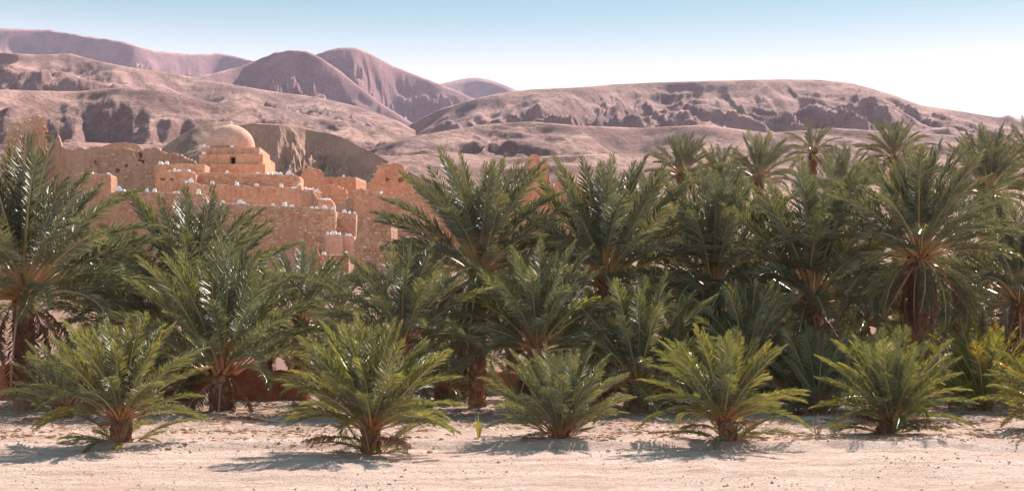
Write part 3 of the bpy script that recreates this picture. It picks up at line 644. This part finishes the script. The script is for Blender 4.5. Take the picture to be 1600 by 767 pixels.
def trunk_mesh(H, r0, r1, seed, lean=(0, 0), boots=34, blen=.17):
    """tapered column wrapped in a spiral of old frond bases"""
    r = random.Random(seed); V, F = [], []; n = max(4, int(H/.25)); seg = 10
    def cen(t): return Vector((lean[0]*t*t, lean[1]*t*t, H*t))
    for i in range(n+1):
        t = i/n; rr = (r0+(r1-r0)*t)*.86*(1.25-.25*min(1, t*H/.5)); c = cen(t)
        for k in range(seg): V.append(c+Vector((rr*math.cos(2*math.pi*k/seg), rr*math.sin(2*math.pi*k/seg), 0)))
    for i in range(n):
        for k in range(seg): F.append([i*seg+k, i*seg+(k+1) % seg, (i+1)*seg+(k+1) % seg, (i+1)*seg+k])
    F.append([n*seg+k for k in range(seg)])
    nb = int(H*boots)+12
    for i in range(nb):
        t = (i+.5)/nb; a = i*2.39996+r.uniform(-.15, .15); c = cen(t); rr = (r0+(r1-r0)*t)*.84
        o_ = Vector((math.cos(a), math.sin(a), 0)); s_ = Vector((-math.sin(a), math.cos(a), 0)); up = Vector((0, 0, 1))
        bl = blen*r.uniform(.7, 1.3)*(1+.8*max(0, t-.75)/.25); wd = rr*.42*r.uniform(.8, 1.2); out = .35+r.uniform(-.1, .2)+.3*max(0, t-.7)
        b0 = c+o_*rr*.92-up*.05; e = b0+(up+o_*out).normalized()*bl; k = len(V)
        V += [b0+s_*wd, b0-s_*wd, b0-s_*wd*.9+o_*.045, b0+s_*wd*.9+o_*.045, e+s_*wd*.5, e-s_*wd*.5, e-s_*wd*.45+o_*.03, e+s_*wd*.45+o_*.03]
        F += [[q_+k for q_ in ff] for ff in BOXF]
    me = bpy.data.meshes.new('trunk'); me.from_pydata([tuple(v_) for v_ in V], [], F); me.materials.append(M_bark); me.update(); return me

def palm(label, px, D, heart_py, Lpx, kind, n, tmax=105, tmin=3, dry=0, r=.2, seed=None, dx=0., pw=1.0, yellow=.0, group='date palms of the oasis', hang=0, spread=1.0, name='date_palm', clump=0., bendk=1.0):
    seed = seed if seed is not None else int(px*7+D*13); rr = random.Random(seed)
    x = X(px, D); z0 = float(ground_h(x-dx, D))-.04; hz = max(.12, Z(heart_py, D)-z0); L = Lpx/FPX*D*(.84 if kind == 'mature' else .90); n = int(n*(1.4 if kind == 'mature' else 1.08))
    root = empty(name, (x-dx, D, z0)); tag(root, label, 'palm tree', group)
    H = hz; root.rotation_euler = (math.radians(rr.uniform(-3, 3)), math.radians(rr.uniform(-4, 4)) if H < 1 else math.radians(rr.uniform(-1.2, 1.2)), 0)
    me = trunk_mesh(H, r*1.08, r, seed, (dx, 0)); t_ = bpy.data.objects.new('trunk', me); COL.objects.link(t_); t_.parent = root
    hv = Vector((dx, 0, H)); az = rr.uniform(0, 6.28)
    fs = FS[kind]
    def put(me, nm, loc, azm, tilt, tw, s):
        o = bpy.data.objects.new(nm, me); COL.objects.link(o); o.parent = root
        o.matrix_basis = Matrix.LocRotScale(loc, (Matrix.Rotation(azm, 3, 'Z') @ Matrix.Rotation(tilt, 3, 'Y') @ Matrix.Rotation(tw, 3, 'Z')).to_quaternion(), Vector((s, s, s)))
        return o
    for i in range(n):
        u = ((i+.5)/n)**pw; tilt = math.radians(tmin + (tmax-tmin)*u + rr.uniform(-7, 7)); az += 2.39996
        if hang and u > 1-hang: tilt = math.radians(rr.uniform(tmax*.95, tmax*1.25))
        bt = (.16 + 1.0*min(1, tilt/1.5)**1.0)*rr.uniform(.7, 1.3)*bendk
        bi = min(range(5), key=lambda k: abs(BENDS[k]-bt))
        s = L*(.80+.28*math.sin(math.pi*min(1, u*.75+.22)))*rr.uniform(.88, 1.08)
        src = fs
        if rr.random() < yellow*(.4+u): src = FS['yellow']
        ro = r*(.15+.75*u)*(1+clump*rr.random()*3); loc = hv + Vector((math.cos(az)*ro, math.sin(az)*ro, (.12-.30*u)*min(1, H)*(1 if H > .6 else .4)))
        put(src[bi][rr.randrange(len(src[bi]))], 'frond', loc, az+rr.uniform(-.15, .15), tilt, rr.uniform(-.45, .45), s)
    if H < .9:
        dry = dry//3
        for i in range(int(n*.3)):      # low suckers round the stem
            az += 2.39996; tilt = math.radians(rr.uniform(35, 84)); ro = r*rr.uniform(.8, 1.6)
            bt = rr.choice((1, 2, 2, 3)); put(fs[bt][rr.randrange(len(fs[bt]))], 'frond', Vector((math.cos(az)*ro, math.sin(az)*ro, rr.uniform(-.03, .12))), az, tilt, rr.uniform(-.5, .5), L*rr.uniform(.35, .72))
    for i in range(dry):
        az += 2.39996; tilt = math.radians(rr.uniform(112, 165)) if H > .9 else math.radians(rr.uniform(66, 96))
        ro = r*.95; loc = hv + Vector((math.cos(az)*ro, math.sin(az)*ro, -.25*min(1, H)-rr.uniform(0, .25)*min(1, H)))
        k = 0 if tilt > 2.2 else 1
        put(FD[rr.choice((0, 1))] if H > .9 else FD[0], 'dry_frond', loc, az, tilt if k else tilt, rr.uniform(-.6, .6), L*rr.uniform(.45, .75))
    return root

FR = 'young palms along the track'; TA = 'tall palms of the second row'; MI_ = 'half-grown palms between the rows'; BK = 'palms further back'
# front row
palm('young palm with stout cut stump, leftmost of the front row', 190, 30.2, 652, 172, 'young', 46, 69, 2, 4, r=.19, group=FR, yellow=.04)
palm('wide young palm of the front row below the village, green stake shoot to its right', 580, 28.6, 668, 180, 'young', 50, 72, 2, 8, r=.17, group=FR, yellow=.06)
palm('lowest and smallest front-row palm, pale grey-green, in the middle of the row', 875, 31.2, 676, 146, 'mid', 46, 62, 3, 1, r=.16, group=FR, clump=.4)
palm('front-row palm with orange dead fronds in its heart, right of the middle', 1127, 30.0, 655, 160, 'young', 46, 74, 2, 9, r=.15, group=FR, dx=-.15, yellow=.12)
palm('broad front-row palm with dry fronds lying around its base, second from the right edge', 1392, 33.0, 655, 150, 'young', 48, 72, 2, 9, r=.18, group=FR, dx=.12, yellow=.07)
palm('front-row palm cut off by the right edge of the picture', 1655, 33.5, 650, 150, 'young', 40, 72, 2, 4, r=.22, group=FR, yellow=.2)
# second line, half-grown
palm('yellow-green upright young palm near the right edge', 1535, 43, 632, 150, 'yellow', 36, 78, 2, 3, r=.24, group=MI_)
palm('dark narrow upright palm between the two broad front-row palms at right', 1277, 41.5, 640, 150, 'mid', 34, 66, 2, 6, r=.22, group=MI_)
palm('half-grown palm on a dark leaning trunk, right of the smallest front palm', 998, 41.5, 600, 175, 'mid', 38, 76, 2, 9, r=.27, group=MI_, yellow=.12)
palm('half-grown palm whose pale tips rise behind the orange-hearted front palm', 1168, 43, 575, 150, 'mid', 38, 88, 2, 3, r=.24, group=MI_)
palm('small low palm half hidden behind the leftmost front palm', 98, 38.5, 632, 112, 'mid', 28, 74, 4, 4, r=.26, group=MI_)
palm('big bushy palm clump with silvery fronds, left of the wide front palm', 345, 42.5, 575, 200, 'mid', 54, 66, 2, 8, r=.34, group=MI_, clump=.5)
palm('dark bushy palm behind the big silvery clump, tips in front of the village terraces', 298, 49, 500, 232, 'mature', 44, 80, 2, 6, r=.25, group=MI_)
palm('half-grown dark green palm crown below the stone tower', 628, 41, 535, 165, 'mid', 46, 84, 2, 8, r=.26, group=MI_, bendk=1.1)
palm('half-grown green palm with brown sheaths, between the central tall palm and the leaning one', 842, 41.5, 540, 168, 'mid', 44, 84, 2, 10, r=.27, group=MI_, yellow=.07)
palm('small bright palm peeping up between the broad front palm and the yellow-green one', 1432, 47, 590, 110, 'mid', 30, 85, 2, 3, r=.2, group=MI_)
# tall second row
palm('tall palm with reddish trunk at the left edge', 38, 44, 458, 262, 'mature', 54, 92, 2, 7, r=.33, group=TA)
palm('tall palm standing directly right of the village, its crown against pale hills', 745, 46, 420, 215, 'mature', 46, 82, 2, 12, r=.26, group=TA)
palm('tall palm right of the spire ruin, dense fan-shaped crown', 946, 47, 440, 222, 'mature', 48, 82, 2, 12, r=.27, group=TA)
palm('tall palm with wide sagging crown, third of the tall row from the village', 1112, 48, 452, 218, 'mature', 50, 88, 2, 12, r=.28, group=TA)
palm('tall palm with low orange-brown heart, fourth of the tall row from the village', 1265, 47.5, 470, 240, 'mature', 50, 88, 2, 12, r=.3, group=TA)
palm('tallest-looking palm at right with red heart and a skirt of hanging old fronds', 1432, 45, 400, 195, 'mature', 60, 98, 2, 14, r=.33, group=TA, hang=.25)
palm('dark low crown of a tall palm filling the right edge', 1590, 50, 470, 200, 'mature', 46, 95, 2, 10, r=.28, group=TA)
# filling crowns in the shade behind
palm('shaded palm crown between the left-edge palm and the silvery clump', 185, 50, 500, 165, 'mature', 44, 112, 4, 8, r=.25, group=BK)
palm('shaded palm crown between the silvery clump and the wide front palm', 470, 52, 500, 135, 'mature', 40, 108, 4, 8, r=.25, group=BK)
palm('shaded palm crown low behind the central tall palm trunk', 718, 51, 545, 140, 'mature', 40, 110, 4, 8, r=.25, group=BK)
palm('shaded palm crown low between the two tall palms left of the leaning palm', 905, 53, 530, 130, 'mature', 40, 108, 4, 8, r=.25, group=BK)
palm('shaded palm crown low behind the leaning dark-trunked palm', 1055, 54, 535, 140, 'mature', 40, 108, 4, 8, r=.25, group=BK)
palm('shaded palm crown low left of the tall palm with the red heart', 1350, 54, 500, 165, 'mature', 44, 108, 4, 8, r=.25, group=BK)
palm('shaded palm crown low right of the tall palm with the red heart', 1505, 55, 510, 160, 'mature', 44, 108, 4, 8, r=.25, group=BK)
palm('shaded palm crown low behind the upright narrow palm', 1215, 56, 530, 140, 'mature', 40, 108, 4, 8, r=.25, group=BK)
for lab_, px_, D_, hp_, l_ in (
    ('dark palm crown in the gap right of the silvery clump, below the nearest ruin', 415, 60, 505, 110),
    ('dark palm crown below the low wall and pink bastion', 528, 61, 490, 105), ('dark palm crown just left of the central tall palm', 668, 60, 492, 110),
    ('dark palm crown just right of the central tall palm', 800, 61, 480, 115), ('dark palm crown under the wide sagging crown of the third tall palm', 1165, 62, 480, 115)):
    palm(lab_, px_, D_, hp_, l_, 'mature', 34, 108, 4, 8, r=.25, group=BK)
for lab_, px_, D_, hp_, l_ in (
    ('low bushy palm on the ground between the leftmost front palm and the silvery clump', 258, 47, 612, 105),
    ('low bushy palm on the ground behind the wide front palm, left side', 512, 47, 606, 100), ('low bushy palm on the ground left of the central palm trunk', 690, 48, 606, 100),
    ('low bushy palm on the ground behind the smallest front palm', 915, 48, 604, 100), ('low bushy palm on the ground behind the orange-hearted front palm', 1082, 48, 600, 110),
    ('low bushy palm on the ground right of the dark narrow upright palm', 1338, 49, 600, 105)):
    palm(lab_, px_, D_, hp_, l_, 'mid', 30, 88, 4, 4, r=.2, group=MI_)
# far palms standing above the others
palm('slim palm with few stiff fronds standing alone above the others, against the mesa', 1266, 82, 238, 58, 'mature', 26, 108, 4, 3, r=.22, group=BK, bendk=1.2)
palm('slim palm just behind the red-hearted palm, tips against the mesa', 1402, 80, 248, 74, 'mature', 40, 105, 4, 3, r=.22, group=BK, bendk=1.2)
palm('distant palm with orange heart above the third tall palm', 1180, 76, 278, 82, 'mature', 40, 100, 2, 4, r=.24, group=BK)
palm('distant palm crown left of the orange-hearted distant palm', 1066, 78, 272, 72, 'mature', 44, 102, 2, 4, r=.24, group=BK)
palm('distant palm crown squeezed between two distant palms above the third tall palm', 1124, 79, 290, 70, 'mature', 36, 104, 2, 4, r=.24, group=BK)
palm('tall palm further back at the right edge, above the lamp', 1535, 60, 300, 112, 'mature', 54, 100, 2, 5, r=.25, group=BK)
palm('distant palm crown below and right of the slim lone palm', 1312, 72, 308, 86, 'mature', 42, 104, 2, 5, r=.25, group=BK)
palm('distant palm at the extreme right edge, only its left fronds in view', 1622, 70, 258, 85, 'mature', 36, 104, 2, 5, r=.25, group=BK)
palm('distant palm crown behind the second tall palm', 1010, 66, 345, 90, 'mature', 40, 106, 2, 5, r=.25, group=BK)

# ------------------------------------------------------------------ small things on the ground
sp_ = empty('palm_shoot', (X(748, 30.5), 30.5, float(ground_h(X(748, 30.5), 30.5))))
tag(sp_, 'thin yellow-green palm shoot standing alone on the sand', 'shoot', None)
for i in range(7):
    a = rng.uniform(0, 6.28); o = bpy.data.objects.new('blade', bpy.data.meshes.get('blade') or None)
    t0 = Vector((math.cos(a)*.02, math.sin(a)*.02, -.02)); hh = rng.uniform(.35, .62); sl = rng.uniform(.02, .12)
    me = bpy.data.meshes.new('blade'); d_ = Vector((math.cos(a)*sl, math.sin(a)*sl, hh)); s_ = Vector((-math.sin(a), math.cos(a), 0))*.022
    me.from_pydata([tuple(t0-s_*.5), tuple(t0+s_*.5), tuple(t0+d_*.5+s_), tuple(t0+d_*.5-s_), tuple(t0+d_)], [], [[0,1,2,3],[3,2,4]]); me.materials.append(L_yellow)
    bpy.data.objects.remove(o); o = bpy.data.objects.new('blade', me); COL.objects.link(o); o.parent = sp_
tw = empty('dry_stalk', (X(1277, 31.5), 31.5, float(ground_h(X(1277, 31.5), 31.5))))
tag(tw, 'dry reddish forked stalk sticking out of the sand at right', 'stalk')
for q_ in ([(0,0,-.05),(.03,0,.25),(.02,.02,.52)], [(.0,0,-.05),(-.07,.02,.2),(-.11,.0,.42)], [(.02,0,.0),(.08,0,.15),(.16,.02,.26)]):
    tube('stem', q_, [.022,.016,.007], L_dryrachis, tw, 5)
# fallen dry fronds
def fallen(label, px, py, lenpx, az):
    D = FPX*CAMH/(py-HOR); x = X(px, D); o = bpy.data.objects.new('fallen_frond', FD[0]); COL.objects.link(o)
    s = lenpx/FPX*D; o.location = (x, D, float(ground_h(x, D))+.05)
    o.rotation_euler = (Matrix.Rotation(az, 3, 'Z') @ Matrix.Rotation(math.radians(84), 3, 'Y')).to_euler(); o.scale = (s, s, s)
    tag(o, label, 'dead frond', 'fallen dry fronds')
fallen('dry brown frond lying left of the orange-hearted front palm', 1085, 690, 95, math.radians(190))
fallen('dry brown frond lying right of the orange-hearted front palm', 1150, 688, 90, math.radians(-20))
fallen('dry brown frond lying right of the broad front palm near the right edge', 1410, 678, 110, math.radians(-35))
fallen('dry brown frond lying left of the broad front palm near the right edge', 1370, 675, 90, math.radians(200))
fallen('dry brown frond lying behind the wide front palm below the village', 560, 680, 120, math.radians(170))
fallen('dry brown frond lying between the leftmost front palm and the silvery clump', 335, 668, 90, math.radians(15))
# loose rocks
ROCK = [rock_mesh('rock', 300+i, 2, (1, .8, .6), .1, .14) for i in range(4)]
m, nt, b = newmat('field_stone', .9, .15); nt.links.new(mixc(nt, noise(nt, pos(nt), 4), (.50,.36,.28), (.64,.52,.43)), b.inputs['Base Color']); bump(nt, b, noise(nt, pos(nt), 20, 5, .7), .5, .03); M_rock = m
for me in ROCK: me.materials.append(M_rock)
for (px_, py_, wpx) in [(262,690,9),(288,684,13),(296,686,8),(540,700,12),(672,706,13),(690,700,9),(705,712,8),(640,712,10),(968,692,12),(975,686,10),(925,700,8),(958,697,16),(1240,702,9),(1225,690,11),(720,720,7),(610,757,12),(58,764,9),(1330,681,10),(1480,690,11),(1500,668,10),(420,700,8),(700,655,12),(775,660,14),(800,652,10)]:
    D = FPX*CAMH/(py_-HOR); x = X(px_, D); s = wpx/FPX*D/2
    o = bpy.data.objects.new('rock', ROCK[rng.randrange(4)]); COL.objects.link(o); o.location = (x, D, float(ground_h(x, D))-.25*s)
    o.rotation_euler = (0, 0, rng.uniform(0, 6.28)); o.scale = (s, s, s)
    tag(o, 'small pale loose rock lying on the sandy ground below the palms', 'rock', 'loose rocks on the sand')
# gravel: one mesh
NRg = np.random.RandomState(5); n = 10500
gx = NRg.uniform(-14, 14, n); gy = 19.5 + 22*NRg.beta(1.3, 2.6, n); gy[9000:] = 28.6+NRg.gamma(2., .7, 1500); gx *= gy/30*1.15
oct_v = np.array([(1,0,0),(0,1,0),(-1,0,0),(0,-1,0),(0,0,.7),(0,0,-.4)]); oct_f = np.array([(0,1,4),(1,2,4),(2,3,4),(3,0,4),(1,0,5),(2,1,5),(3,2,5),(0,3,5)])
cl = np.clip(.5+1.2*fbm(gx*.3, gy*.5, 3), .0, 1.5)
sz = (.008 + .03*NRg.power(.35, n))*(0.35+cl*.75); sz[9000:] *= 1.7
ang = NRg.uniform(0, 6.28, n); V = oct_v[None]*sz[:, None, None]*NRg.uniform(.6, 1.3, (n, 6, 1))
ca, sa = np.cos(ang)[:, None], np.sin(ang)[:, None]
V = np.stack([V[..., 0]*ca-V[..., 1]*sa, V[..., 0]*sa+V[..., 1]*ca, V[..., 2]], -1) + np.stack([gx, gy, ground_h(gx, gy)], -1)[:, None]
F = (oct_f[None] + 6*np.arange(n)[:, None, None]).reshape(-1, 3)
m, nt, b = newmat('gravel_stone', .9, .15); g = N(nt, 'ShaderNodeNewGeometry')
nt.links.new(ramp(nt, g.outputs['Random Per Island'], [(0, (.42,.28,.20)), (.5, (.58,.43,.34)), (1, (.72,.62,.54))]), b.inputs['Base Color'])
gv = mesh_obj('gravel', V.reshape(-1, 3), F, m); tag(gv, 'scattered pale gravel over the sandy track', 'gravel', kind='stuff')

# leaf litter: dry leaflet scraps under the palms, one mesh
NRl = np.random.RandomState(9); n = 12000
lx = NRl.uniform(-1, 1, n); ly = 29.8 + 20*NRl.beta(1.2, 1.6, n); lx = lx*ly*.40
keep = fbm(lx*.5, ly*.5, 3) + NRl.uniform(-.25, .25, n) > .02; lx, ly = lx[keep], ly[keep]; n = len(lx)
la = NRl.uniform(0, 6.28, n); ll = NRl.uniform(.06, .32, n); dxy = np.stack([np.cos(la), np.sin(la)], -1)*ll[:, None]; pxy = np.stack([-np.sin(la), np.cos(la)], -1)*.012
c0 = np.stack([lx, ly], -1); zz = ground_h(lx, ly)+.012
def v3(p2, dz): return np.concatenate([p2, (zz+dz)[:, None]], -1)
V = np.stack([v3(c0-dxy*.5, .0), v3(c0+pxy, NRl.uniform(.01, .05, n)), v3(c0+dxy*.5, NRl.uniform(0, .06, n)), v3(c0-pxy, NRl.uniform(.01, .05, n))], 1)
F = (np.array([[0,1,2],[0,2,3]])[None] + 4*np.arange(n)[:, None, None]).reshape(-1, 3)
lo = mesh_obj('leaf_litter', V.reshape(-1, 3), F, L_dry); tag(lo, 'dry brown leaflet litter on the sand under the palms', 'litter', kind='stuff')
# ------------------------------------------------------------------ haze: the air over the valley
hx, hy0, hy1, hz0, hz1 = 6500, -100, 8800, -3, 1250
hb = mesh_obj('haze', [(-hx,hy0,hz0),(hx,hy0,hz0),(hx,hy1,hz0),(-hx,hy1,hz0),(-hx,hy0,hz1),(hx,hy0,hz1),(hx,hy1,hz1),(-hx,hy1,hz1)], BOXF)
m = bpy.data.materials.new('haze'); m.use_nodes = True; nt = m.node_tree; nt.nodes.remove(nt.nodes['Principled BSDF'])
pv = N(nt, 'ShaderNodeVolumePrincipled'); pv.inputs['Color'].default_value = (.82, .74, 1.0, 1); pv.inputs['Density'].default_value = 4.6e-5
pv.inputs['Anisotropy'].default_value = .1
nt.links.new(pv.outputs[0], nt.nodes['Material Output'].inputs['Volume']); hb.data.materials.append(m)
tag(hb, 'thin bluish haze filling the valley air', 'haze', kind='stuff')
